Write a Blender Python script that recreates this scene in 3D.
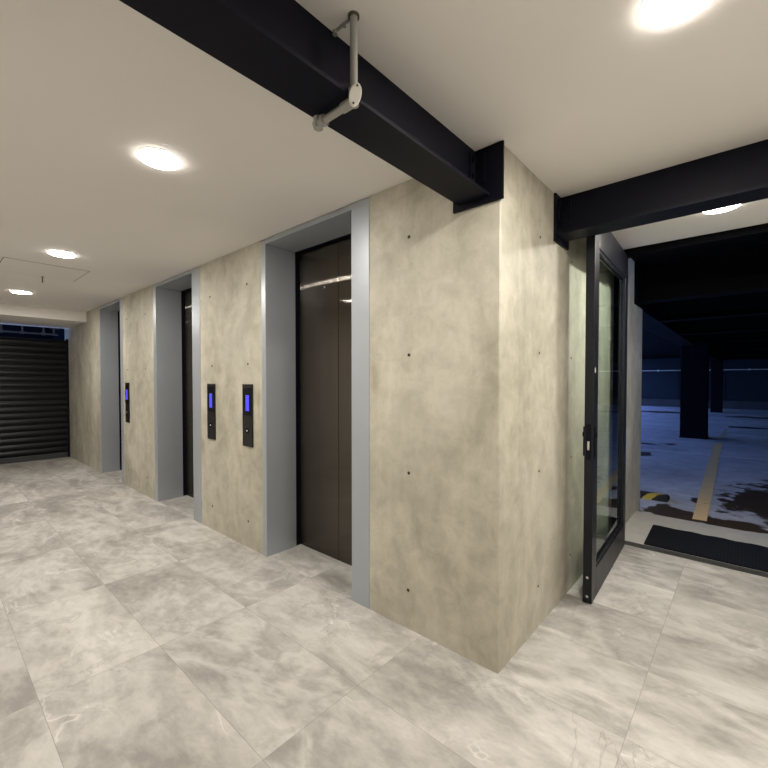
import bpy, bmesh, math, random
from mathutils import Vector, Matrix
random.seed(4)
S = bpy.context.scene
for o in list(bpy.data.objects):
    bpy.data.objects.remove(o)
COL = S.collection

# ------------------------------------------------------------------ camera
cd = bpy.data.cameras.new('camera')
cam = bpy.data.objects.new('camera', cd); COL.objects.link(cam)
cd.sensor_fit = 'HORIZONTAL'; cd.sensor_width = 36.0
cd.lens = 36.0 * 410.7 / 768.0
cd.shift_y = 4.8 / 768.0            # the photo is a crop from a little above its lens axis
cd.clip_start = 0.02; cd.clip_end = 200
yaw, pit = math.radians(41.5), math.radians(1.2)
cam.location = (0.933, -1.933, 1.5)
cam.rotation_euler = (math.radians(90) - pit, 0, yaw)
S.camera = cam

# ------------------------------------------------------------------ dusk sky
SKY_STRENGTH = 4.7
LAMP_STRENGTH = 42.0                 # glow of the diffusers
LAMP_WATTS = 32.0
LAMP_COLOR = (1.0, 0.945, 0.87)
w = bpy.data.worlds.new('dusk_sky'); S.world = w; w.use_nodes = True
nt = w.node_tree; nt.nodes.clear()
wo = nt.nodes.new('ShaderNodeOutputWorld'); bg = nt.nodes.new('ShaderNodeBackground')
tc = nt.nodes.new('ShaderNodeTexCoord'); sx = nt.nodes.new('ShaderNodeSeparateXYZ')
rp = nt.nodes.new('ShaderNodeValToRGB')
rp.color_ramp.elements[0].position = 0.0; rp.color_ramp.elements[0].color = (0.23, 0.41, 0.95, 1)
rp.color_ramp.elements[1].position = 0.7; rp.color_ramp.elements[1].color = (0.14, 0.22, 0.72, 1)
nt.links.new(tc.outputs['Generated'], sx.inputs[0]); nt.links.new(sx.outputs['Z'], rp.inputs[0])
nt.links.new(rp.outputs[0], bg.inputs['Color']); bg.inputs['Strength'].default_value = SKY_STRENGTH
nt.links.new(bg.outputs[0], wo.inputs['Surface'])

S.view_settings.view_transform = 'Standard'
S.view_settings.look = 'None'
S.view_settings.exposure = 0.0
S.view_settings.gamma = 1.0
S.view_settings.use_curve_mapping = False

# ------------------------------------------------------------------ node helpers
class M:
    def __init__(self, name):
        self.m = bpy.data.materials.new(name); self.m.use_nodes = True
        self.t = self.m.node_tree; self.t.nodes.clear()
        self.out = self.n('ShaderNodeOutputMaterial')
    def n(self, typ, **kw):
        nd = self.t.nodes.new(typ)
        for k, v in kw.items(): setattr(nd, k, v)
        return nd
    def l(self, a, b): self.t.links.new(a, b)
    def put(self, sock, v):
        if hasattr(v, 'is_output'): self.l(v, sock)
        else:
            if isinstance(v, tuple) and len(v) == 3 and sock.type == 'RGBA': v = v + (1,)
            sock.default_value = v
    def math(self, op, a, b=0.0, c=None, clamp=False):
        nd = self.n('ShaderNodeMath', operation=op, use_clamp=clamp)
        self.put(nd.inputs[0], a); self.put(nd.inputs[1], b)
        if c is not None: self.put(nd.inputs[2], c)
        return nd.outputs[0]
    def vmath(self, op, a, b=(0, 0, 0)):
        nd = self.n('ShaderNodeVectorMath', operation=op)
        self.put(nd.inputs[0], a); self.put(nd.inputs[1], b)
        return nd.outputs[0]
    def pos(self): return self.n('ShaderNodeNewGeometry').outputs['Position']
    def obj(self): return self.n('ShaderNodeTexCoord').outputs['Object']
    def sep(self, v):
        nd = self.n('ShaderNodeSeparateXYZ'); self.l(v, nd.inputs[0]); return nd.outputs
    def comb(self, x, y, z):
        nd = self.n('ShaderNodeCombineXYZ')
        for i, v in enumerate((x, y, z)): self.put(nd.inputs[i], v)
        return nd.outputs[0]
    def noise(self, vec, scale, detail=4, rough=0.5, dist=0.0):
        nd = self.n('ShaderNodeTexNoise'); self.l(vec, nd.inputs['Vector'])
        nd.inputs['Scale'].default_value = scale; nd.inputs['Detail'].default_value = detail
        nd.inputs['Roughness'].default_value = rough; nd.inputs['Distortion'].default_value = dist
        return nd.outputs['Fac']
    def ramp(self, f, *stops):
        nd = self.n('ShaderNodeValToRGB'); e = nd.color_ramp.elements
        while len(e) < len(stops): e.new(0.5)
        for i, (p, c) in enumerate(stops):
            e[i].position = p
            e[i].color = (c, c, c, 1) if not isinstance(c, tuple) else c + (1,)
        self.l(f, nd.inputs[0]); return nd.outputs[0]
    def mix(self, f, a, b, typ='MIX'):
        nd = self.n('ShaderNodeMix', data_type='RGBA', blend_type=typ)
        self.put(nd.inputs[0], f); self.put(nd.inputs[6], a); self.put(nd.inputs[7], b)
        return nd.outputs[2]
    def bump(self, h, strength=0.2, dist=0.01):
        nd = self.n('ShaderNodeBump'); nd.inputs['Strength'].default_value = strength
        nd.inputs['Distance'].default_value = dist; self.l(h, nd.inputs['Height']); return nd.outputs[0]
    def pbr(self, color, rough=0.5, metal=0.0, spec=0.5, normal=None, **kw):
        p = self.n('ShaderNodeBsdfPrincipled')
        self.put(p.inputs['Base Color'], color); self.put(p.inputs['Roughness'], rough)
        self.put(p.inputs['Metallic'], metal); self.put(p.inputs['Specular IOR Level'], spec)
        if normal is not None: self.l(normal, p.inputs['Normal'])
        for k, v in kw.items(): self.put(p.inputs[k.replace('_', ' ')], v)
        self.l(p.outputs[0], self.out.inputs['Surface']); self.p = p
        return self.m

def plain(name, color, rough=0.5, metal=0.0, spec=0.5, var=0.12, scale=6.0):
    m = M(name); v = m.obj()
    f = m.noise(v, scale, 4)
    c = m.mix(f, tuple(x * (1 - var) for x in color), tuple(min(1, x * (1 + var)) for x in color))
    r = m.math('ADD', m.math('MULTIPLY', f, 0.12), rough - 0.06)
    return m.pbr(c, r, metal, spec)

# ------------------------------------------------------------------ materials
def mat_floor():
    m = M('marble_tile_floor'); P = m.pos(); s = m.sep(P)
    TW, TH = 1.05, 0.529
    u = m.math('DIVIDE', m.math('SUBTRACT', s[0], 0.57), TW)
    v = m.math('DIVIDE', m.math('SUBTRACT', s[1], 0.0), TH)
    iu, iv = m.math('FLOOR', u), m.math('FLOOR', v)
    fu, fv = m.math('FRACT', u), m.math('FRACT', v)
    wn = m.n('ShaderNodeTexWhiteNoise', noise_dimensions='2D'); m.l(m.comb(iu, iv, 0.0), wn.inputs['Vector'])
    off = m.n('ShaderNodeVectorMath', operation='SCALE'); m.l(wn.outputs['Color'], off.inputs[0]); off.inputs['Scale'].default_value = 23.0
    vec = m.vmath('ADD', P, off.outputs[0])
    # veins run diagonally: rotate and stretch
    mp = m.n('ShaderNodeMapping'); m.l(vec, mp.inputs[0])
    mp.inputs['Rotation'].default_value = (0, 0, math.radians(-52)); mp.inputs['Scale'].default_value = (1.0, 2.0, 1.0)
    V = mp.outputs[0]
    a = m.noise(V, 1.15, 5, 0.52, 0.35)
    b = m.noise(V, 6.0, 9, 0.66, 0.25)
    fine = m.noise(vec, 60.0, 4, 0.6)
    f = m.math('ADD', m.math('MULTIPLY', a, 0.55), m.math('MULTIPLY', b, 0.45))
    c = m.ramp(f, (0.37, (0.26, 0.248, 0.228)), (0.455, (0.365, 0.348, 0.321)), (0.53, (0.46, 0.44, 0.41)), (0.61, (0.56, 0.54, 0.507)))
    c = m.mix(m.math('MULTIPLY', fine, 0.22), c, (0.36, 0.34, 0.31))
    # a shift of tone tile by tile
    tone = m.math('ADD', m.math('MULTIPLY', wn.outputs['Value'], 0.20), 0.88)
    c = m.mix(1.0, c, m.comb(tone, tone, tone), 'MULTIPLY')
    # broad smoky bands
    sm = m.math('ABSOLUTE', m.math('SUBTRACT', m.noise(V, 0.9, 6, 0.55, 0.5), 0.47))
    c = m.mix(m.math('MULTIPLY', m.ramp(sm, (0.0, 1.0), (0.055, 0.0)), 0.42), c, (0.66, 0.64, 0.605))
    sm2 = m.math('ABSOLUTE', m.math('SUBTRACT', m.noise(vec, 1.6, 7, 0.6, 0.4), 0.55))
    c = m.mix(m.math('MULTIPLY', m.ramp(sm2, (0.0, 1.0), (0.035, 0.0)), 0.32), c, (0.24, 0.225, 0.205))
    # pale veins
    vn = m.noise(V, 1.2, 5, 0.6, 0.7)
    ridge = m.math('ABSOLUTE', m.math('SUBTRACT', vn, 0.5))
    vein = m.ramp(ridge, (0.0, 1.0), (0.013, 0.0))
    gate = m.ramp(m.noise(vec, 2.3, 3), (0.54, 0.0), (0.66, 1.0))
    c = m.mix(m.math('MULTIPLY', m.math('MULTIPLY', vein, gate), 0.5), c, (0.80, 0.78, 0.74))
    # darker hair cracks
    vn2 = m.noise(vec, 1.3, 6, 0.6, 0.8)
    r2 = m.math('ABSOLUTE', m.math('SUBTRACT', vn2, 0.48))
    crack = m.ramp(r2, (0.0, 1.0), (0.008, 0.0))
    gate2 = m.ramp(m.noise(vec, 1.9, 3), (0.48, 0.0), (0.6, 1.0))
    c = m.mix(m.math('MULTIPLY', m.math('MULTIPLY', crack, gate2), 0.35), c, (0.20, 0.17, 0.14))
    # grout
    eu = m.math('MULTIPLY', m.math('MINIMUM', fu, m.math('SUBTRACT', 1.0, fu)), TW)
    ev = m.math('MULTIPLY', m.math('MINIMUM', fv, m.math('SUBTRACT', 1.0, fv)), TH)
    g = m.math('LESS_THAN', m.math('MINIMUM', eu, ev), 0.0014)
    c = m.mix(m.math('MULTIPLY', g, 0.5), c, (0.17, 0.155, 0.135))
    rough = m.math('ADD', m.math('MULTIPLY', b, 0.2), 0.42)
    h = m.math('SUBTRACT', m.math('MULTIPLY', fine, 0.15), g)
    return m.pbr(c, rough, 0, 0.32, m.bump(h, 0.12, 0.002))

def mat_concrete():
    m = M('board_concrete'); P = m.pos()
    mp = m.n('ShaderNodeMapping'); m.l(P, mp.inputs[0]); mp.inputs['Scale'].default_value = (1, 1, 0.45)
    V = mp.outputs[0]
    a = m.noise(V, 2.2, 7, 0.6, 0.5)
    b = m.noise(P, 7.0, 6, 0.65, 0.4)
    f = m.math('ADD', m.math('MULTIPLY', a, 0.6), m.math('MULTIPLY', b, 0.4))
    c = m.ramp(f, (0.38, (0.345, 0.325, 0.257)), (0.48, (0.455, 0.43, 0.348)), (0.60, (0.575, 0.548, 0.458)))
    # grey trowel clouds
    g = m.ramp(m.noise(P, 1.6, 5, 0.6, 0.8), (0.5, 0.0), (0.66, 1.0))
    c = m.mix(m.math('MULTIPLY', g, 0.45), c, (0.37, 0.355, 0.30))
    # vertical run marks
    mp2 = m.n('ShaderNodeMapping'); m.l(P, mp2.inputs[0]); mp2.inputs['Scale'].default_value = (14, 14, 0.7)
    st = m.ramp(m.noise(mp2.outputs[0], 1.0, 4, 0.6), (0.55, 0.0), (0.75, 1.0))
    c = m.mix(m.math('MULTIPLY', st, 0.22), c, (0.62, 0.59, 0.50))
    # pores and specks
    vo = m.n('ShaderNodeTexVoronoi'); m.l(P, vo.inputs['Vector']); vo.inputs['Scale'].default_value = 24
    pore = m.math('MULTIPLY', m.math('LESS_THAN', vo.outputs['Distance'], 0.075), m.math('GREATER_THAN', m.noise(P, 3.0, 2), 0.56))
    c = m.mix(m.math('MULTIPLY', pore, 0.55), c, (0.20, 0.175, 0.13))
    fine = m.noise(P, 90, 3, 0.6)
    c = m.mix(m.math('MULTIPLY', fine, 0.16), c, (0.30, 0.27, 0.20))
    # old brown smears on the wall by the shutter and beside the lift frames
    s = m.sep(P)
    wob = m.math('MULTIPLY', m.math('SUBTRACT', m.noise(P, 9, 4), 0.5), 1.6)
    tot = None
    for (x, z, rx, rz, k) in ((-8.2, 1.66, 0.15, 0.32, .5), (-7.47, 1.67, 0.09, 0.22, .5), (-2.22, 1.32, .03, .12, .5), (-3.29, 0.82, .05, .10, .6), (-0.86, 1.52, .04, .10, .55)):
        dx = m.math('DIVIDE', m.math('SUBTRACT', s[0], x), rx); dz = m.math('DIVIDE', m.math('SUBTRACT', s[2], z), rz)
        d = m.math('SQRT', m.math('ADD', m.math('MULTIPLY', dx, dx), m.math('MULTIPLY', dz, dz)))
        k_ = m.math('MULTIPLY', m.math('SUBTRACT', m.math('ADD', 1.35, wob), d, clamp=True), k)
        tot = k_ if tot is None else m.math('MAXIMUM', tot, k_)
    c = m.mix(tot, c, (0.27, 0.225, 0.16))
    return m.pbr(c, m.math('ADD', m.math('MULTIPLY', b, 0.2), 0.5), 0, 0.3, m.bump(m.math('ADD', b, m.math('MULTIPLY', fine, 0.3)), 0.10, 0.01))

def mat_parking():
    m = M('parking_concrete'); P = m.pos(); s = m.sep(P)
    a = m.noise(P, 0.9, 6, 0.6, 0.6); b = m.noise(P, 5, 6, 0.6)
    f = m.math('ADD', m.math('MULTIPLY', a, 0.6), m.math('MULTIPLY', b, 0.4))
    c = m.ramp(f, (0.36, (0.33, 0.345, 0.36)), (0.5, (0.45, 0.465, 0.48)), (0.64, (0.57, 0.585, 0.60)))
    tot = None
    wob = m.math('MULTIPLY', m.math('SUBTRACT', m.noise(P, 3.4, 5, 0.55, 0.3), 0.5), 2.0)
    for (x, y, rx, ry) in ((0.32, 3.75, 0.30, 0.32), (0.80, 3.72, 0.30, 0.22), (1.22, 4.95, 0.50, 1.05), (0.48, 4.55, .08, .22), (1.55, 5.6, .45, 1.2),
                           (-0.72, 8.0, .22, .3), (-0.85, 9.6, .2, .15), (-2.2, 21.5, 1.6, .6), (0.9, 15.6, .5, .35), (2.2, 20.5, 2.4, .6), (-0.4, 9.9, .12, .2)):
        dx = m.math('DIVIDE', m.math('SUBTRACT', s[0], x), rx); dy = m.math('DIVIDE', m.math('SUBTRACT', s[1], y), ry)
        d = m.math('SQRT', m.math('ADD', m.math('MULTIPLY', dx, dx), m.math('MULTIPLY', dy, dy)))
        k = m.math('MULTIPLY', m.math('SUBTRACT', m.math('ADD', 1.05, wob), d), 6.0, clamp=True)
        tot = k if tot is None else m.math('MAXIMUM', tot, k)
    c = m.mix(tot, c, (0.055, 0.038, 0.024))
    rough = m.math('SUBTRACT', 0.6, m.math('MULTIPLY', tot, 0.15))
    return m.pbr(c, rough, 0, 0.3, m.bump(b, 0.1, 0.01))

def mat_brushed():
    m = M('brushed_bronze_steel'); P = m.pos()
    mp = m.n('ShaderNodeMapping'); m.l(P, mp.inputs[0]); mp.inputs['Scale'].default_value = (260, 260, 1.2)
    g = m.noise(mp.outputs[0], 1.0, 3, 0.6)
    c = m.mix(g, (0.125, 0.112, 0.098), (0.175, 0.160, 0.142))
    tn = m.n('ShaderNodeTangent', direction_type='RADIAL', axis='Z')
    gl = m.n('ShaderNodeBsdfAnisotropic'); m.l(c, gl.inputs['Color']); gl.inputs['Roughness'].default_value = 0.095
    gl.inputs['Anisotropy'].default_value = -0.955; m.l(tn.outputs[0], gl.inputs['Tangent'])
    df = m.n('ShaderNodeBsdfDiffuse'); df.inputs['Color'].default_value = (0.026, 0.021, 0.016, 1)
    mx = m.n('ShaderNodeMixShader'); mx.inputs[0].default_value = 0.72
    m.l(df.outputs[0], mx.inputs[1]); m.l(gl.outputs[0], mx.inputs[2]); m.l(mx.outputs[0], m.out.inputs['Surface'])
    return m.m

def mat_glass():
    m = M('door_glass_clear')
    tr = m.n('ShaderNodeBsdfTransparent'); tr.inputs[0].default_value = (0.90, 0.95, 0.93, 1)
    gl = m.n('ShaderNodeBsdfGlossy'); gl.inputs['Roughness'].default_value = 0.02; gl.inputs['Color'].default_value = (0.9, 0.95, 1, 1)
    fr = m.n('ShaderNodeFresnel'); fr.inputs['IOR'].default_value = 1.5
    mx = m.n('ShaderNodeMixShader'); bf = m.n('ShaderNodeNewGeometry').outputs['Backfacing']
    m.l(m.math('MULTIPLY', fr.outputs[0], m.math('SUBTRACT', 1.0, bf)), mx.inputs[0]); m.l(tr.outputs[0], mx.inputs[1]); m.l(gl.outputs[0], mx.inputs[2])
    m.l(mx.outputs[0], m.out.inputs['Surface'])
    return m.m

def mat_emit(name, col, strength, rows=0):
    m = M(name); e = m.n('ShaderNodeEmission'); e.inputs['Color'].default_value = col + (1,)
    if rows:
        z = m.sep(m.obj())[2]
        f = m.math('GREATER_THAN', m.math('FRACT', m.math('MULTIPLY', z, rows)), 0.25)
        m.l(m.math('MULTIPLY', m.math('ADD', m.math('MULTIPLY', f, 0.55), 0.45), strength), e.inputs['Strength'])
    else: e.inputs['Strength'].default_value = strength
    m.l(e.outputs[0], m.out.inputs['Surface']); return m.m

def mat_mat():
    m = M('ribbed_black_carpet'); P = m.pos(); s = m.sep(P)
    r = m.math('FRACT', m.math('MULTIPLY', s[0], 45.0))
    f = m.noise(P, 200, 2)
    c = m.mix(m.math('MULTIPLY', r, f), (0.007, 0.008, 0.012), (0.018, 0.019, 0.025))
    return m.pbr(c, 0.95, 0, 0.1, m.bump(r, 0.5, 0.004))

def mat_bump_stripes():
    m = M('black_yellow_rubber'); s = m.sep(m.obj())
    k = m.math('FRACT', m.math('MULTIPLY_ADD', m.math('ADD', s[0], m.math('MULTIPLY', s[1], -0.9)), 3.0, 0.60))
    f = m.math('MULTIPLY', m.math('GREATER_THAN', k, 0.12), m.math('LESS_THAN', k, 0.44))
    wear = m.noise(m.obj(), 30, 4)
    y = m.mix(wear, (0.40, 0.28, 0.03), (0.60, 0.46, 0.08))
    return m.pbr(m.mix(f, (0.012, 0.012, 0.012), y), 0.7)

def mat_paintline(name, col, keep):
    m = M(name); P = m.pos()
    n = m.noise(P, 22, 5, 0.65)
    tr = m.n('ShaderNodeBsdfTransparent')
    m.pbr(m.mix(n, tuple(c * 0.75 for c in col), col), 0.7)
    mx = m.n('ShaderNodeMixShader')
    m.l(m.ramp(n, (keep, 1.0), (keep + 0.08, 0.0)), mx.inputs[0]); m.l(m.p.outputs[0], mx.inputs[2]); m.l(tr.outputs[0], mx.inputs[1])
    f = mx.inputs[0].links[0].from_socket
    m.l(mx.outputs[0], m.out.inputs['Surface'])
    return m.m

FLOOR = mat_floor(); CONC = mat_concrete(); PARK = mat_parking(); BRUSH = mat_brushed(); GLASS = mat_glass()
CEIL = plain('ceiling_paint', (0.77, 0.742, 0.705), 0.7, 0, 0.2, 0.03, 1.2)
PAINT = plain('wall_paint', (0.78, 0.75, 0.70), 0.7, 0, 0.2, 0.03)
BLACK = plain('black_painted_steel', (0.0042, 0.0046, 0.0095), 0.5, 0, 0.12, 0.25, 3)
DECK = plain('dark_deck_steel', (0.004, 0.004, 0.005), 0.7, 0, 0.03, 0.25, 3)
DARKC = plain('dark_blue_column_paint', (0.0045, 0.0045, 0.008), 0.7, 0, 0.05, 0.2, 2)
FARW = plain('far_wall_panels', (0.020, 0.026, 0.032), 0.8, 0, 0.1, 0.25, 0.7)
SKYBLOCK = plain('skyblock_dark', (0.009, 0.009, 0.012), 0.9, 0, 0.0, 0.2, 2)  # dark tone of the added wall that stands in for night behind the shutter
KERB = plain('kerb_concrete', (0.06, 0.06, 0.06), 0.8, 0, 0.1, 0.3, 2)
LAND = plain('landing_concrete', (0.46, 0.45, 0.42), 0.65, 0, 0.25, 0.16, 9)
JAMB = plain('grey_metal_frame', (0.385, 0.415, 0.45), 0.38, 0.35, 0.5, 0.03, 4)
SLAT = plain('dark_shutter_steel', (0.0042, 0.0046, 0.0065), 0.34, 0.1, 0.3, 0.2, 5)
SLATB = plain('shutter_bottom_bar_steel', (0.055, 0.06, 0.065), 0.4, 0.5, 0.5, 0.2, 5)
ALU = plain('dark_grey_aluminium', (0.009, 0.010, 0.015), 0.38, 0.1, 0.3, 0.12, 5)
SILL = plain('threshold_metal', (0.07, 0.07, 0.068), 0.5, 0.3, 0.5, 0.2, 8)
PIPE = plain('grey_conduit_plastic', (0.30, 0.295, 0.27), 0.5, 0, 0.4, 0.08, 10)
COVER = plain('pale_cover_plate', (0.66, 0.65, 0.60), 0.45, 0, 0.4, 0.06, 30)
TIE = plain('tie_hole_shadow', (0.035, 0.03, 0.022), 0.9, 0, 0.1)
TIER = plain('tie_hole_rim', (0.30, 0.27, 0.20), 0.8, 0, 0.1)
PANEL = plain('call_panel_black', (0.010, 0.009, 0.009), 0.35, 0, 0.3, 0.2)
WINDOW = plain('display_window_black', (0.002, 0.002, 0.006), 0.3, 0, 0.15, 0.1)
SCREEN = mat_emit('blue_display', (0.105, 0.10, 1.0), 1.25, 70)
LED = mat_emit('button_led', (0.9, 0.95, 1.0), 0.9)
CHROME = plain('bright_steel', (0.65, 0.65, 0.64), 0.25, 1.0, 0.5, 0.05, 30)
LAMP = mat_emit('lamp_diffuser_glow', LAMP_COLOR, LAMP_STRENGTH)
WHITE = plain('white_lamp_rim', (0.75, 0.74, 0.72), 0.4)
GAP = plain('dark_gap', (0.10, 0.09, 0.075), 0.9, 0, 0.1)
HATCH = plain('hatch_paint', (0.755, 0.727, 0.69), 0.7, 0, 0.2, 0.03, 1.2)
MATM = mat_mat(); BUMPM = mat_bump_stripes()
YEL = mat_paintline('worn_yellow_paint', (0.84, 0.60, 0.27), 0.62)
YELF = mat_paintline('faded_yellow_paint', (0.62, 0.52, 0.33), 0.50)
WHT = mat_paintline('faded_white_paint', (0.92, 0.88, 0.86), 0.62)

# ------------------------------------------------------------------ mesh helpers
def BM(): return bmesh.new()
def box(bm, x0, x1, y0, y1, z0, z1, mi=0, bev=0.0):
    r = bmesh.ops.create_cube(bm, size=1.0)
    vs = r['verts']
    for v in vs:
        v.co = Vector(((x0 + x1) / 2 + v.co.x * (x1 - x0), (y0 + y1) / 2 + v.co.y * (y1 - y0), (z0 + z1) / 2 + v.co.z * (z1 - z0)))
    fs = {f for v in vs for f in v.link_faces}
    for f in fs: f.material_index = mi
    if bev:
        es = list({e for v in vs for e in v.link_edges})
        bmesh.ops.bevel(bm, geom=es, offset=bev, segments=2, affect='EDGES', profile=0.5)
def prism(bm, pts, z0, z1, mi=0):
    lo = [bm.verts.new((x, y, z0)) for x, y in pts]; hi = [bm.verts.new((x, y, z1)) for x, y in pts]
    n = len(pts)
    fs = [bm.faces.new(lo[::-1]), bm.faces.new(hi)]
    for i in range(n): fs.append(bm.faces.new((lo[i], lo[(i + 1) % n], hi[(i + 1) % n], hi[i])))
    for f in fs: f.material_index = mi
    bmesh.ops.recalc_face_normals(bm, faces=fs)
def extrude_profile(bm, prof, axis, a0, a1):
    """prof: closed list of 2-D points; axis 'x': (y,z); axis 'y': (x,z)"""
    def P(p, a): return (a, p[0], p[1]) if axis == 'x' else (p[0], a, p[1])
    A = [bm.verts.new(P(p, a0)) for p in prof]; B = [bm.verts.new(P(p, a1)) for p in prof]
    n = len(prof); fs = [bm.faces.new(A), bm.faces.new(B[::-1])]
    for i in range(n): fs.append(bm.faces.new((A[i], B[i], B[(i + 1) % n], A[(i + 1) % n])))
    bmesh.ops.recalc_face_normals(bm, faces=fs)
def cyl(bm, p, q, r, seg=20, r2=None, mi=0):
    p, q = Vector(p), Vector(q); d = q - p
    R = d.to_track_quat('Z', 'Y').to_matrix().to_4x4(); R.translation = (p + q) / 2
    g = bmesh.ops.create_cone(bm, cap_ends=True, segments=seg, radius1=r, radius2=r if r2 is None else r2, depth=d.length, matrix=R)
    for f in {f for v in g['verts'] for f in v.link_faces}: f.material_index = mi
def lathe(bm, prof, seg=40, mi=0):
    """prof list (r,z) from axis to axis"""
    rings = []
    for r, z in prof:
        if r < 1e-6: rings.append([bm.verts.new((0, 0, z))])
        else: rings.append([bm.verts.new((r * math.cos(2 * math.pi * i / seg), r * math.sin(2 * math.pi * i / seg), z)) for i in range(seg)])
    fs = []
    for a, b in zip(rings, rings[1:]):
        for i in range(seg):
            j = (i + 1) % seg
            if len(a) == 1 and len(b) == 1: continue
            if len(a) == 1: fs.append(bm.faces.new((a[0], b[i], b[j])))
            elif len(b) == 1: fs.append(bm.faces.new((a[i], b[0], a[j])))
            else: fs.append(bm.faces.new((a[i], b[i], b[j], a[j])))
    for f in fs: f.material_index = mi
    bmesh.ops.recalc_face_normals(bm, faces=fs)
def obj(name, bm, mats, parent=None, loc=None, smooth=False):
    me = bpy.data.meshes.new(name); bm.to_mesh(me); bm.free()
    for mm in (mats if isinstance(mats, (list, tuple)) else [mats]): me.materials.append(mm)
    if smooth:
        for p in me.polygons: p.use_smooth = True
        me.set_sharp_from_angle(angle=math.radians(40))
    o = bpy.data.objects.new(name, me); COL.objects.link(o)
    if parent: o.parent = parent
    if loc: o.location = loc
    return o
def tag(o, label, cat, group=None):
    o['label'] = label; o['category'] = cat; o['kind'] = 'thing'
    if group: o['group'] = group
    return o
def thing(name, label, cat, loc=(0, 0, 0), rotz=0.0, group=None):
    o = bpy.data.objects.new(name, None); COL.objects.link(o); o.empty_display_size = 0.1
    o.location = loc; o.rotation_euler = (0, 0, rotz)
    return tag(o, label, cat, group)
def struct(name, bm, mats, smooth=False):
    o = obj(name, bm, mats, smooth=smooth); o['kind'] = 'structure'; return o

# ------------------------------------------------------------------ the setting
H = 2.682
XR, YB, XS, YD = 1.65, -2.6, -9.03, 2.31
# lift openings: outer left, inner left, inner right, outer right
LIFTS = [(-2.160, -2.099, -1.066, -0.903), (-4.593, -4.505, -3.502, -3.316), (-6.905, -6.860, -5.870, -5.765)]

bm = BM(); box(bm, -9.30, XR + 0.15, YB - 0.15, YD, -0.12, 0); 
struct('floor', bm, FLOOR)

bm = BM(); box(bm, -10.4, XR + 0.15, YB - 0.15, 2.41, H, H + 0.12); struct('ceiling', bm, CEIL)
bm = BM(); box(bm, XS - 0.1, -7.665, YB, 0.0, 2.51, H); struct('ceiling_bulkhead', bm, CEIL)

def tie(bm, p, n, r):
    """a formwork tie hole: dark plug with a rough rim, on the plane with normal n"""
    p, n = Vector(p), Vector(n)
    cyl(bm, p - n * 0.004, p + n * 0.0012, r * 1.45, 14, mi=2)
    cyl(bm, p - n * 0.004, p + n * 0.0020, r, 14, mi=1)

bm = BM(); T = 0.6; c = 0.006
prism(bm, [(-0.903, 0), (-c, 0), (-c / 2, c / 2), (-0.3, 0.3), (-0.3, T), (-0.903, T)], 0, H)
prism(bm, [(-3.316, 0), (-2.160, 0), (-2.160, T), (-3.316, T)], 0, H)
prism(bm, [(-5.765, 0), (-4.593, 0), (-4.593, T), (-5.765, T)], 0, H)
prism(bm, [(-9.30, 0), (-6.905, 0), (-6.905, T), (-9.30, T)], 0, H)
for (a, b, cc, d) in LIFTS: box(bm, a, d, 0.035, T, 2.676, H)
for (x, z) in ((-0.579, 2.348), (-0.578, 1.650), (-0.578, 0.944), (-0.582, 0.234), (-3.096, 2.330), (-2.397, 2.351), (-3.067, 1.642), (-2.389, 1.644), (-3.08, 0.235), (-2.40, 0.235),
               (-5.58, 2.35), (-4.87, 2.35), (-5.58, 1.645), (-4.87, 1.645), (-5.58, .24), (-4.87, .24)):
    tie(bm, (x, 0, z), (0, -1, 0), 0.0085)
struct('wall_left', bm, [CONC, TIE, TIER])
bm = BM()
prism(bm, [(-c / 2, c / 2), (0, c), (0, 3.70), (-0.3, 3.70), (-0.3, 0.3)], 0, H)
box(bm, -0.3, 0, 2.411, 3.70, H, 2.78); box(bm, -0.3, 0, 3.49, 3.70, -0.15, 0)
for (y, z) in ((0.520, 2.348), (0.520, 1.662), (0.531, 0.953), (0.530, 0.253), (1.11, 2.33), (1.11, 1.656), (1.13, 0.953), (1.13, 0.253)):
    tie(bm, (0, y, z), (1, 0, 0), 0.006)
struct('wall_right', bm, [CONC, TIE, TIER])
bm = BM(); box(bm, -9.3, XR + .15, YB - 0.15, YB, 0, H); struct('wall_back', bm, PAINT)
bm = BM(); box(bm, XR, XR + 0.15, YB, 2.41, 0, H); struct('wall_far_right', bm, PAINT)
bm = BM(); box(bm, XR + 0.15, 14.0, 2.25, 2.41, -0.15, 2.78); struct('wall_skyblock_right', bm, CONC)  # added wall, out of view; keeps blue sky light off the doorway jamb
bm = BM(); box(bm, -10.6, -10.4, -3.5, 0.2, -0.1, 4.2); box(bm, -10.4, -9.3, 0.0, 0.2, -0.1, H); struct('wall_skyblock_shutter', bm, SKYBLOCK)  # added wall hiding the bright sky, so the gap over the shutter stays dark

# door frame, threshold and the concrete landing outside
bm = BM(); box(bm, 0, XR, YD, 2.41, 2.620, H); box(bm, 0, 0.075, YD + .01, 2.40, 0, 2.620); box(bm, 1.40, XR, YD + .01, 2.40, 0, 2.620)
box(bm, 0, XR, YD - 0.012, YD, 2.642, 2.66)
struct('trim_1', bm, DECK)
bm = BM(); box(bm, -0.02, XR, YD, 2.41, -0.1, 0.004, bev=0.0015); struct('trim_2', bm, SILL)
bm = BM(); box(bm, -0.03, 2.6, 2.41, 3.49, -0.15, 0, bev=0.006); struct('floor_landing', bm, LAND)
bm = BM(); box(bm, -30, 30, 3.49, 45, -0.15, -0.022); struct('floor_parking', bm, PARK)
bm = BM(); box(bm, -4.6, 16.0, 2.412, 27.3, 2.78, 3.0); struct('ceiling_parking', bm, DECK)

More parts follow.
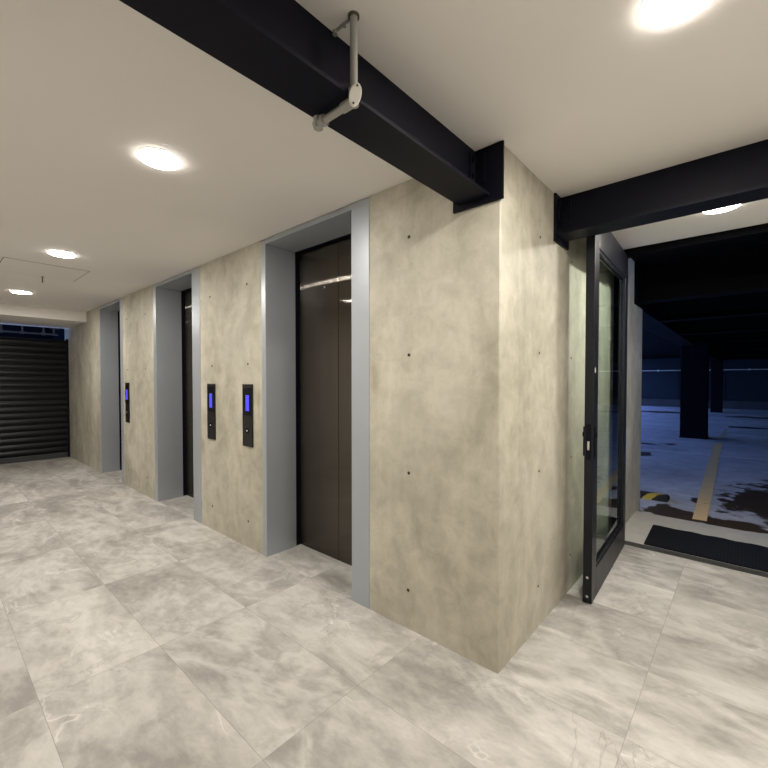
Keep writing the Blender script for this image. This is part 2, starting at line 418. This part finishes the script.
# ------------------------------------------------------------------ lifts
def lift(spec, label):
    a, b, cI, d = spec
    t = thing('elevator_doorway', label, 'elevator door', ((b + cI) / 2, 0, 0), 0, 'elevator doorways along the concrete wall')
    ox = (b + cI) / 2; pr = -0.004; D = 0.30 if a > -5 else 0.25; Q = D - 0.30; TOP = 2.638
    bmj = BM(); box(bmj, a - ox, b - ox, pr, D, 0.0, TOP, bev=0.0015); obj('jamb', bmj, JAMB, t)
    bmj = BM(); box(bmj, cI - ox, d - ox, pr, D, 0.0, TOP, bev=0.0015); obj('jamb', bmj, JAMB, t)
    bmh = BM(); box(bmh, a - ox, d - ox, pr, D, TOP, 2.675, bev=0.0015); obj('header', bmh, JAMB, t)
    w = (cI - b) / 2
    # dark landing-door pocket behind the frame
    bmp = BM(); box(bmp, -w - 0.03, -w, D, 0.42 + Q, 0, TOP); box(bmp, w, w + 0.03, D, 0.42 + Q, 0, TOP); box(bmp, -w - .03, w + .03, D, 0.42 + Q, TOP, 2.675)
    box(bmp, -w - .03, w + .03, 0.41 + Q, 0.46 + Q, 0, 2.675)
    obj('door_pocket', bmp, BLACK, t)
    for s in (-1, 1):
        bmd = BM(); x0, x1 = (-w + 0.004, -0.0022) if s < 0 else (0.0022, w - 0.004)
        box(bmd, x0, x1, 0.345 + Q, 0.385 + Q, 0.006, TOP - 0.012, bev=0.0025)
        dr = obj('door_panel', bmd, BRUSH, t)
        if s < 0:
            bk = BM(); xh = -0.17
            cyl(bk, (xh, 0.3440 + Q, 2.285), (xh, 0.347 + Q, 2.285), 0.010, 16); cyl(bk, (xh, 0.3432 + Q, 2.285), (xh, 0.347 + Q, 2.285), 0.0045, 12)
            obj('key_hole', bk, CHROME, dr)
    bms = BM(); box(bms, -w, w, D, 0.40 + Q, -0.004, 0.005)
    obj('sill', bms, LAND, t)
    return t
lift(LIFTS[0], 'nearest elevator entrance with dark bronze doors in a grey metal frame')
lift(LIFTS[1], 'middle elevator entrance of three, its dark door seen edge-on')
lift(LIFTS[2], 'farthest elevator entrance, narrow in view, beside the dark roller shutter')

# ------------------------------------------------------------------ call panels
def call_panel(x0, x1, label):
    cx = (x0 + x1) / 2; wd = (x1 - x0) / 2; zb, zt = 0.910, 1.465
    t = thing('elevator_call_panel', label, 'call panel', (cx, 0, zb), 0, 'elevator call panels on the concrete wall')
    b = BM(); box(b, -wd, wd, -0.012, 0, 0, zt - zb, bev=0.003); obj('plate', b, PANEL, t)
    b = BM(); box(b, -wd + .012, wd - .012, -0.0145, -0.011, 0.275, zt - zb - 0.03, bev=0.001); wn = obj('display_window', b, WINDOW, t)
    b = BM(); box(b, -0.020, 0.034, -0.0165, -0.014, 0.318, 0.458); obj('display', b, SCREEN, wn)
    b = BM(); cyl(b, (0, -0.0155, 0.142), (0, -0.010, 0.142), 0.024, 28, r2=0.026); bt = obj('button', b, BLACK, t, smooth=True)
    b = BM(); cyl(b, (0, -0.0170, 0.142), (0, -0.015, 0.142), 0.006, 16); obj('button_light', b, LED, bt)
    return t
call_panel(-2.470, -2.304, 'black call panel with blue display nearest the closest elevator frame')
call_panel(-3.155, -2.996, 'black call panel with blue display just right of the middle elevator')
call_panel(-5.649, -5.504, 'small distant black call panel between middle and farthest elevators')

# ------------------------------------------------------------------ ceiling lamps
def lamp_parts(t, r=0.104):
    b = BM(); lathe(b, [(0, 0), (r + 0.002, 0), (r + 0.002, -0.0028), (r - 0.004, -0.0028), (r - 0.004, -0.001), (0, -0.001)], 48); obj('rim', b, WHITE, t, smooth=True)
    b = BM(); lathe(b, [(0, -.0030), (r - 0.001, -0.0030), (r - 0.001, -0.006), (r - 0.010, -0.011), (r * 0.6, -0.014), (0, -0.015)], 48); obj('diffuser', b, LAMP, t, smooth=True)
    ld = bpy.data.lights.new('lamp_light', 'AREA'); ld.shape = 'DISK'; ld.size = 2 * r - 0.01; ld.energy = LAMP_WATTS; ld.color = LAMP_COLOR
    lo = bpy.data.objects.new('lamp_light', ld); COL.objects.link(lo); lo.parent = t; lo.location = (0, 0, -0.017)
lamps = [((0.760, -0.358), 'round ceiling lamp cut by the top edge, nearest the camera'),
         ((-1.434, -1.064), 'round ceiling lamp left of the overhead black beam, before the nearest elevator'),
         ((-3.885, -1.032), 'round ceiling lamp just in front of the square ceiling hatch'),
         ((-6.385, -1.014), 'farthest round ceiling lamp, close to the shutter bulkhead'),
         ((0.783, 1.700), 'round ceiling lamp half hidden behind the beam above the glass door')]
proto = None
for (x, y), lab in lamps:
    if proto is None:
        t = proto = thing('ceiling_lamp', lab, 'ceiling lamp', (x, y, H), 0, 'round ceiling lamps'); lamp_parts(t)
    else:
        t = proto.copy(); COL.objects.link(t); t.location = (x, y, H); t['label'] = lab
        for ch in list(proto.children):
            cc = ch.copy(); COL.objects.link(cc); cc.parent = t

# ------------------------------------------------------------------ ceiling hatch
t = thing('ceiling_hatch', 'square access hatch in the white ceiling near the far lamps', 'hatch', (-4.775, -1.037, H))
b = BM(); fo, fi = 0.347, 0.341
for s in (-1, 1):
    box(b, -fo, fo, s * fo - (0.008 if s > 0 else 0), s * fo + (0.008 if s < 0 else 0), -0.002, 0)
    box(b, s * fo - (0.008 if s > 0 else 0), s * fo + (0.008 if s < 0 else 0), -fi, fi, -0.002, 0)
obj('frame', b, GAP, t)
b = BM(); box(b, -fi, fi, -fi, fi, -0.003, 0, bev=0.001); obj('panel', b, HATCH, t)
b = BM(); cyl(b, (-0.328, 0.05, -0.07), (-0.328, 0.05, -0.002), 0.006, 10); cyl(b, (-0.328, .05, -.006), (-.328, .05, -.002), 0.015, 14); obj('latch', b, GAP, t)

# ------------------------------------------------------------------ steel beams
def tee(bm, L, wd, zb, zt, tf=0.014, tw=0.009, top=False):
    """beam along local +x from 0 to L"""
    prof = [(-wd / 2, zb), (wd / 2, zb), (wd / 2, zb + tf), (tw / 2 + .012, zb + tf), (tw / 2, zb + tf + .012)]
    if top: prof += [(tw / 2, zt - tf), (wd / 2, zt - tf), (wd / 2, zt), (-wd / 2, zt), (-wd / 2, zt - tf), (-tw / 2, zt - tf)]
    else: prof += [(tw / 2, zt), (-tw / 2, zt)]
    prof += [(-tw / 2, zb + tf + .012), (-tw / 2 - .012, zb + tf), (-wd / 2, zb + tf)]
    extrude_profile(bm, prof, 'x', 0, L)
def beam(label, loc, rotz, L, wd, zb, zt, plate, pz, top=False, name='steel_beam', mat=BLACK, group='black steel beams', cleat=True):
    t = thing(name, label, 'steel beam', loc, rotz, group)
    b = BM(); tee(b, L, wd, zb, zt, top=top); obj('beam_section', b, mat, t)
    if plate:
        y0, y1 = plate
        b = BM(); box(b, 0, 0.014, y0, y1, pz[0], pz[1], bev=0.0015); obj('end_plate', b, mat, t)
    if cleat:
        hz = zt - zb
        for s in (-1, 1):
            b = BM(); z0, z1 = zb + hz * 0.30, zb + hz * 0.90
            box(b, 0.014, 0.075, s * 0.0045, s * 0.0125, z0, z1); box(b, 0.014, 0.022, s * 0.0125, s * 0.065, z0, z1)
            ck = obj('cleat', b, mat, t)
            for z in (z0 + hz * .14, z1 - hz * .14):
                b = BM(); y = s * 0.0125
                cyl(b, (0.052, y, z), (0.052, y + s * 0.012, z), 0.013, 6); cyl(b, (0.052, y + s * .012, z), (0.052, y + s * 0.02, z), 0.007, 12)
                obj('bolt', b, mat, ck)
    return t
R90 = math.radians(90)
# overhead beam in front of the lifts: local +x points to world -y
beam('large black steel beam crossing the ceiling overhead towards the concrete corner', (-0.1425, -0.0, 0), -R90, -YB, 0.180, 2.430, H, (-0.127, 0.160), (2.400, H))
# door beam: local +x is world +x
beam('black steel beam along the ceiling above the open glass door', (0, 0.845, 0), 0, XR, 0.174, 2.422, H, (-0.105, 0.155), (2.381, H))
# beam over the outer edge of the landing
beam('deep black steel beam outside, over the edge of the concrete landing', (0, 3.47, 0), 0, 6.0, 0.20, 2.368, 2.78, (-0.25, 0.225), (2.330, 2.78), top=True, mat=DECK)

# ------------------------------------------------------------------ conduit on the beam
t = thing('electrical_conduit', 'grey conduit pipe wrapped around the overhead black beam', 'conduit', (-0.0395, -0.982, H))
b = BM(); cyl(b, (0, 0, -0.245), (0, 0, 0), 0.0125, 20); obj('drop_pipe', b, PIPE, t, smooth=True)
b = BM(); cyl(b, (0, 0, -0.006), (0, 0, 0), 0.019, 20); obj('ceiling_collar', b, GAP, t)
zc = -0.274
b = BM(); cyl(b, (0, 0, zc + .040), (0, 0, zc + 0.012), 0.0165, 20); cyl(b, (0.006, 0, zc), (-0.052, 0, zc), 0.0165, 20); cyl(b, (0, 0, zc + .02), (0, 0, zc - .014), 0.0165, 20)
eb = obj('inspection_elbow', b, PIPE, t, smooth=True)
b = BM()
# oval cover plate tilted across the elbow, facing the lobby
N = 28; dirn = Vector((0.70, -0.55, -0.20)).normalized(); upv = (Vector((0.25, 0.1, 1.0)) - dirn * Vector((0.25, .1, 1)).dot(dirn)).normalized(); sd = dirn.cross(upv)
cc = Vector((0.004, 0, zc + 0.012)) + dirn * 0.015
A = []; B2 = []
for i in range(N):
    q = 2 * math.pi * i / N; off = upv * (0.036 * math.sin(q)) + sd * (0.0195 * math.cos(q))
    A.append(b.verts.new(cc + off)); B2.append(b.verts.new(cc + off * 0.9 + dirn * 0.005))
fs = [b.faces.new(B2), b.faces.new(A[::-1])] + [b.faces.new((A[i], A[(i + 1) % N], B2[(i + 1) % N], B2[i])) for i in range(N)]
bmesh.ops.recalc_face_normals(b, faces=fs)
cv = obj('cover_plate', b, COVER, eb)
for k in (-1, 1):
    b = BM(); p = cc + upv * (0.026 * k) + dirn * 0.004; cyl(b, p, p + dirn * 0.003, 0.0035, 10); obj('screw', b, GAP, cv)
b = BM(); cyl(b, (-0.05, 0, zc), (-0.155, 0, zc), 0.0125, 20); obj('cross_pipe', b, PIPE, t, smooth=True)
b = BM(); cyl(b, (-0.143, 0, zc), (-0.193, 0, zc), 0.0165, 20); cyl(b, (-0.180, 0, zc - .016), (-0.180, 0, zc + .024), 0.0175, 20); cyl(b, (-0.144, 0, zc), (-0.153, 0, zc), 0.020, 20); obj('end_elbow', b, PIPE, t, smooth=True)
b = BM(); box(b, -0.092, -0.012, -0.005, 0.005, -0.003, 0); cyl(b, (-0.09, 0, -.012), (-.09, 0, 0), 0.009, 12); cyl(b, (-0.045, 0, -.010), (-.045, 0, 0), 0.007, 12); obj('ceiling_clip', b, PIPE, t)

# ------------------------------------------------------------------ roller shutter and the conduit above it
t = thing('roller_shutter', 'dark slatted roller shutter closing the far end of the lobby', 'roller shutter', (XS, 0, 0))
pitch = 0.114; prof_f = []; z = 0.10; ztop = 2.275
while z < ztop - 1e-6:
    h = min(pitch, ztop - z)
    for k in range(7):
        q = k / 7; prof_f.append((0.006 + 0.017 * math.sin(math.pi * q) ** 0.8, z + h * 0.92 * q))
    prof_f.append((0.002, z + h * 0.93)); prof_f.append((0.002, z + h * 0.985)); z += pitch
prof = prof_f + [(-0.012, ztop), (-0.012, 0.10)]
b = BM(); extrude_profile(b, prof, 'y', YB + 0.05, -0.035); obj('curtain', b, SLAT, t, smooth=True)
b = BM(); box(b, -0.02, 0.03, YB + .05, -0.035, 0.0, 0.10, bev=0.006); obj('bottom_bar', b, SLATB, t)
for y0, y1 in ((-0.035, 0.0), (YB, YB + .05)):
    b = BM(); box(b, -0.045, 0.04, y0, y1, 0, 2.30, bev=0.002); obj('guide_rail', b, BLACK, t)
NPIPE = plain('dull_conduit', (0.10, 0.10, 0.105), 0.6, 0, 0.2)
t = thing('shutter_conduit', 'pale conduit run hanging in the gap above the roller shutter', 'conduit', (XS - 0.18, 0, 2.52))
b = BM(); cyl(b, (0, -2.5, -0.13), (0, -0.36, -0.13), 0.016, 14); cyl(b, (0, -0.33, -0.13), (0, -0.12, -0.13), 0.016, 14); obj('pipe', b, NPIPE, t, smooth=True)
for y in (-0.94, -0.65, -0.34, -1.7):
    b = BM(); box(b, -0.01, 0.01, y - 0.014, y + 0.014, -0.12, 0.17); box(b, -0.022, 0.022, y - 0.03, y + 0.03, -0.155, -0.105, bev=.004); obj('hanger', b, NPIPE, t)
b = BM(); box(b, -0.03, 0.03, -0.24, -0.10, -0.02, 0.17, bev=0.004); box(b, -0.012, .012, -.20, -.17, -.14, -.02); obj('junction_box', b, NPIPE, t)

# ------------------------------------------------------------------ glass door (open)
hx, hy = 0.0915, 2.292
ang = math.atan2(0.055, 1.262)                       # a touch past square
# local frame: +u from hinge to free edge, +v towards the lobby side
t = thing('glass_door', 'open black-framed glass door standing against the concrete wall', 'door', (hx, hy, 0), -R90 + ang)
L, TH2 = 1.282, 0.0275; Z0, Z1 = 0.004, 2.610
SW, RB, RT = 0.130, 0.207, 2.395
b = BM(); box(b, L - SW, L, -TH2, TH2, Z0, Z1, bev=0.003); lock_stile = obj('lock_stile', b, ALU, t)
b = BM(); box(b, 0, 0.115, -TH2, TH2, Z0, Z1, bev=0.003); obj('hinge_stile', b, ALU, t)
b = BM(); box(b, 0.115, L - SW, -TH2, TH2, Z0, RB, bev=0.003); obj('bottom_rail', b, ALU, t)
b = BM(); box(b, 0.115, L - SW, -TH2, TH2, RT, Z1, bev=0.003); obj('top_rail', b, ALU, t)
b = BM()
for s in (-1, 1):
    y0, y1 = (0.006, 0.020) if s > 0 else (-0.020, -0.006)
    box(b, 0.115, 0.133, y0, y1, RB, RT); box(b, L - SW - 0.018, L - SW, y0, y1, RB, RT)
    box(b, 0.133, L - SW - .018, y0, y1, RB, RB + .018); box(b, 0.133, L - SW - .018, y0, y1, RT - .018, RT)
obj('glazing_bead', b, ALU, t)
b = BM(); box(b, 0.117, L - SW - .002, -0.004, 0.004, RB + .002, RT - .002); obj('glass_pane', b, GLASS, t)
# lock: black plates on both faces, latch plate on the edge
b = BM()
for s in (-1, 1):
    y0, y1 = (TH2, TH2 + .010) if s > 0 else (-TH2 - .010, -TH2)
    box(b, L - 0.055, L - 0.010, y0, y1, 0.99, 1.19, bev=0.003)
box(b, L, L + 0.004, -0.016, 0.016, 0.97, 1.21, bev=0.001)
lk = obj('lock_case', b, BLACK, t)
for s in (-1, 1):
    b = BM(); y = s * (TH2 + .010)
    cyl(b, (L - 0.033, y, 1.135), (L - 0.033, y + s * 0.006, 1.135), 0.016, 20)
    obj('lock_cylinder', b, BLACK, lk, smooth=True)
b = BM(); box(b, L + .003, L + .013, -0.007, 0.007, 1.035, 1.095, bev=0.002); obj('latch', b, CHROME, lk)
for z in (0.05, 0.178):
    b = BM(); cyl(b, (L - .001, 0, z), (L + .003, 0, z), 0.009, 14); obj('screw', b, CHROME, lock_stile)
b = BM(); box(b, L - 0.045, L - 0.027, TH2, TH2 + .0012, 1.55, 1.585); obj('sticker', b, COVER, lock_stile)
for z in (0.25, 1.3, 2.35):
    b = BM(); cyl(b, (-0.008, -TH2 - .006, z - .06), (-0.008, -TH2 - .006, z + .06), 0.009, 14); obj('hinge', b, BLACK, t, smooth=True)

# ------------------------------------------------------------------ doormat
b = BM(); n = 60; x0, x1, y0, y1 = 0.225, 1.48, 2.425, 3.055
top = []
for i in range(n + 1):
    x = x0 + (x1 - x0) * i / n; top.append((x, y1 + 0.008 * math.sin(i * 0.55) + random.uniform(-.004, .004)))
prism(b, [(x0 + 0.02, y0), (x1, y0)] + top[::-1], 0.0, 0.012)
tag(obj('doormat', b, MATM), 'black ribbed doormat on the concrete landing just outside the door', 'doormat')

# ------------------------------------------------------------------ parking deck
ZP = -0.022
def paint(name, pts, mat, label, group):
    b = BM(); prism(b, pts, ZP + (0.001 if 'yellow' in label else 0), ZP + (0.0025 if 'yellow' in label else 0.0009)); return tag(obj(name, b, mat), label, 'painted line', group)
paint('painted_line', [(0.50, 3.66), (0.625, 3.67), (0.505, 10.9), (0.345, 10.7)], YEL, 'long worn yellow line painted on the parking floor beyond the doormat', 'painted parking lines')
paint('painted_line', [(0.40, 12.3), (0.50, 12.4), (0.49, 14.8), (0.43, 14.6)], YELF, 'short faded yellow dash beyond the end of the long yellow line', 'painted parking lines')
paint('painted_line', [(-3.0, 8.42), (6.0, 9.05), (6.0, 9.11), (-3.0, 8.48)], WHT, 'thin faded pale line crossing the parking floor sideways', 'painted parking lines')
b = BM(); prf = [(-0.13, 0), (0.13, 0), (0.125, 0.015), (0.07, 0.058), (0.03, 0.066), (-0.03, 0.066), (-0.07, 0.058), (-0.125, 0.015)]
extrude_profile(b, prf, 'x', -1.55, 0.0); bmesh.ops.bevel(b, geom=[e for e in b.edges if abs(e.verts[0].co.x - e.verts[1].co.x) < 1e-5 and e.verts[0].co.x > -.01], offset=0.012, segments=2, affect='EDGES')
tag(obj('wheel_stop', b, BUMPM, loc=(0.21, 4.33, ZP)), 'black and yellow striped rubber kerb on the parking floor beside the wall', 'wheel stop')
def column(x0, x1, y0, y1, label):
    t = thing('parking_column', label, 'column', ((x0 + x1) / 2, (y0 + y1) / 2, ZP), 0, 'dark parking columns')
    wx, wy = (x1 - x0) / 2, (y1 - y0) / 2
    b = BM(); box(b, -wx, wx, -wy, wy, 0, 2.80, bev=0.015); obj('shaft', b, DARKC, t)
    b = BM(); box(b, -wx - .015, wx + .015, -wy - .015, wy + .015, 0, 0.02, bev=.004); obj('base_plate', b, DARKC, t)
column(-0.40, 0.165, 11.45, 12.0, 'nearer thick dark column standing on the parking deck')
column(-0.37, 0.065, 22.9, 23.4, 'farther narrow dark column standing near the far parking wall')
ords = ['second dark steel beam beyond the doorway under the parking deck', 'third dark steel beam beyond the doorway under the parking deck', 'fourth dark beam beyond the doorway, just before the nearer column',
        'fifth dark beam beyond the doorway, behind the nearer column', 'sixth dark beam beyond the doorway, midway to the far wall', 'last dark beam beyond the doorway, near the farther column']
for y, lab in zip((5.75, 8.25, 10.8, 14.5, 18.2, 21.9), ords):
    beam(lab, (-0.10, y, 0), 0, 6.0, 0.20, 2.41, 2.78, None, None, top=True, mat=DECK, group='dark beams under the parking deck', cleat=False)
for (ya, yb, lab) in ((3.72, 11.44, 'dark girder running from the doorway jamb back to the nearer column'), (12.01, 22.88, 'dark girder running between the two parking columns')):
    t = thing('deck_girder', lab, 'girder', (-0.28, ya, 0), R90, 'girders under the parking deck')
    b = BM(); tee(b, yb - ya, 0.34, 2.41, 2.78, tf=0.02, tw=0.014, top=True); obj('girder_section', b, DARKC, t)
b = BM(); box(b, -14, 14, 26.9, 27.2, ZP, 2.78)
for i in range(15): box(b, -14 + i * 2.0 - 0.03, -14 + i * 2 + 0.03, 26.86, 26.9, 0.40, 2.78)
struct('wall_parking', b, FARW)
b = BM(); box(b, 14.0, 14.3, 3.5, 27.2, ZP, 2.78); struct('wall_skyblock_parking', b, FARW)  # added, unseen: shuts out sky light from the right of the deck
b = BM(); box(b, -14, 14, 26.55, 26.86, ZP, 0.40, bev=0.02); struct('trim_3', b, KERB)
t = thing('wall_rail', 'thin pale pipe running along the far parking wall', 'pipe', (0, 26.78, 2.06))
b = BM(); cyl(b, (-14, 0, 0), (14, 0, 0), 0.022, 12); obj('pipe', b, COVER, t)
for i in range(14):
    x = -13 + i * 2.0; b = BM(); box(b, x - .03, x + .03, -0.03, 0.12, -0.05, 0.05); obj('bracket', b, COVER, t)
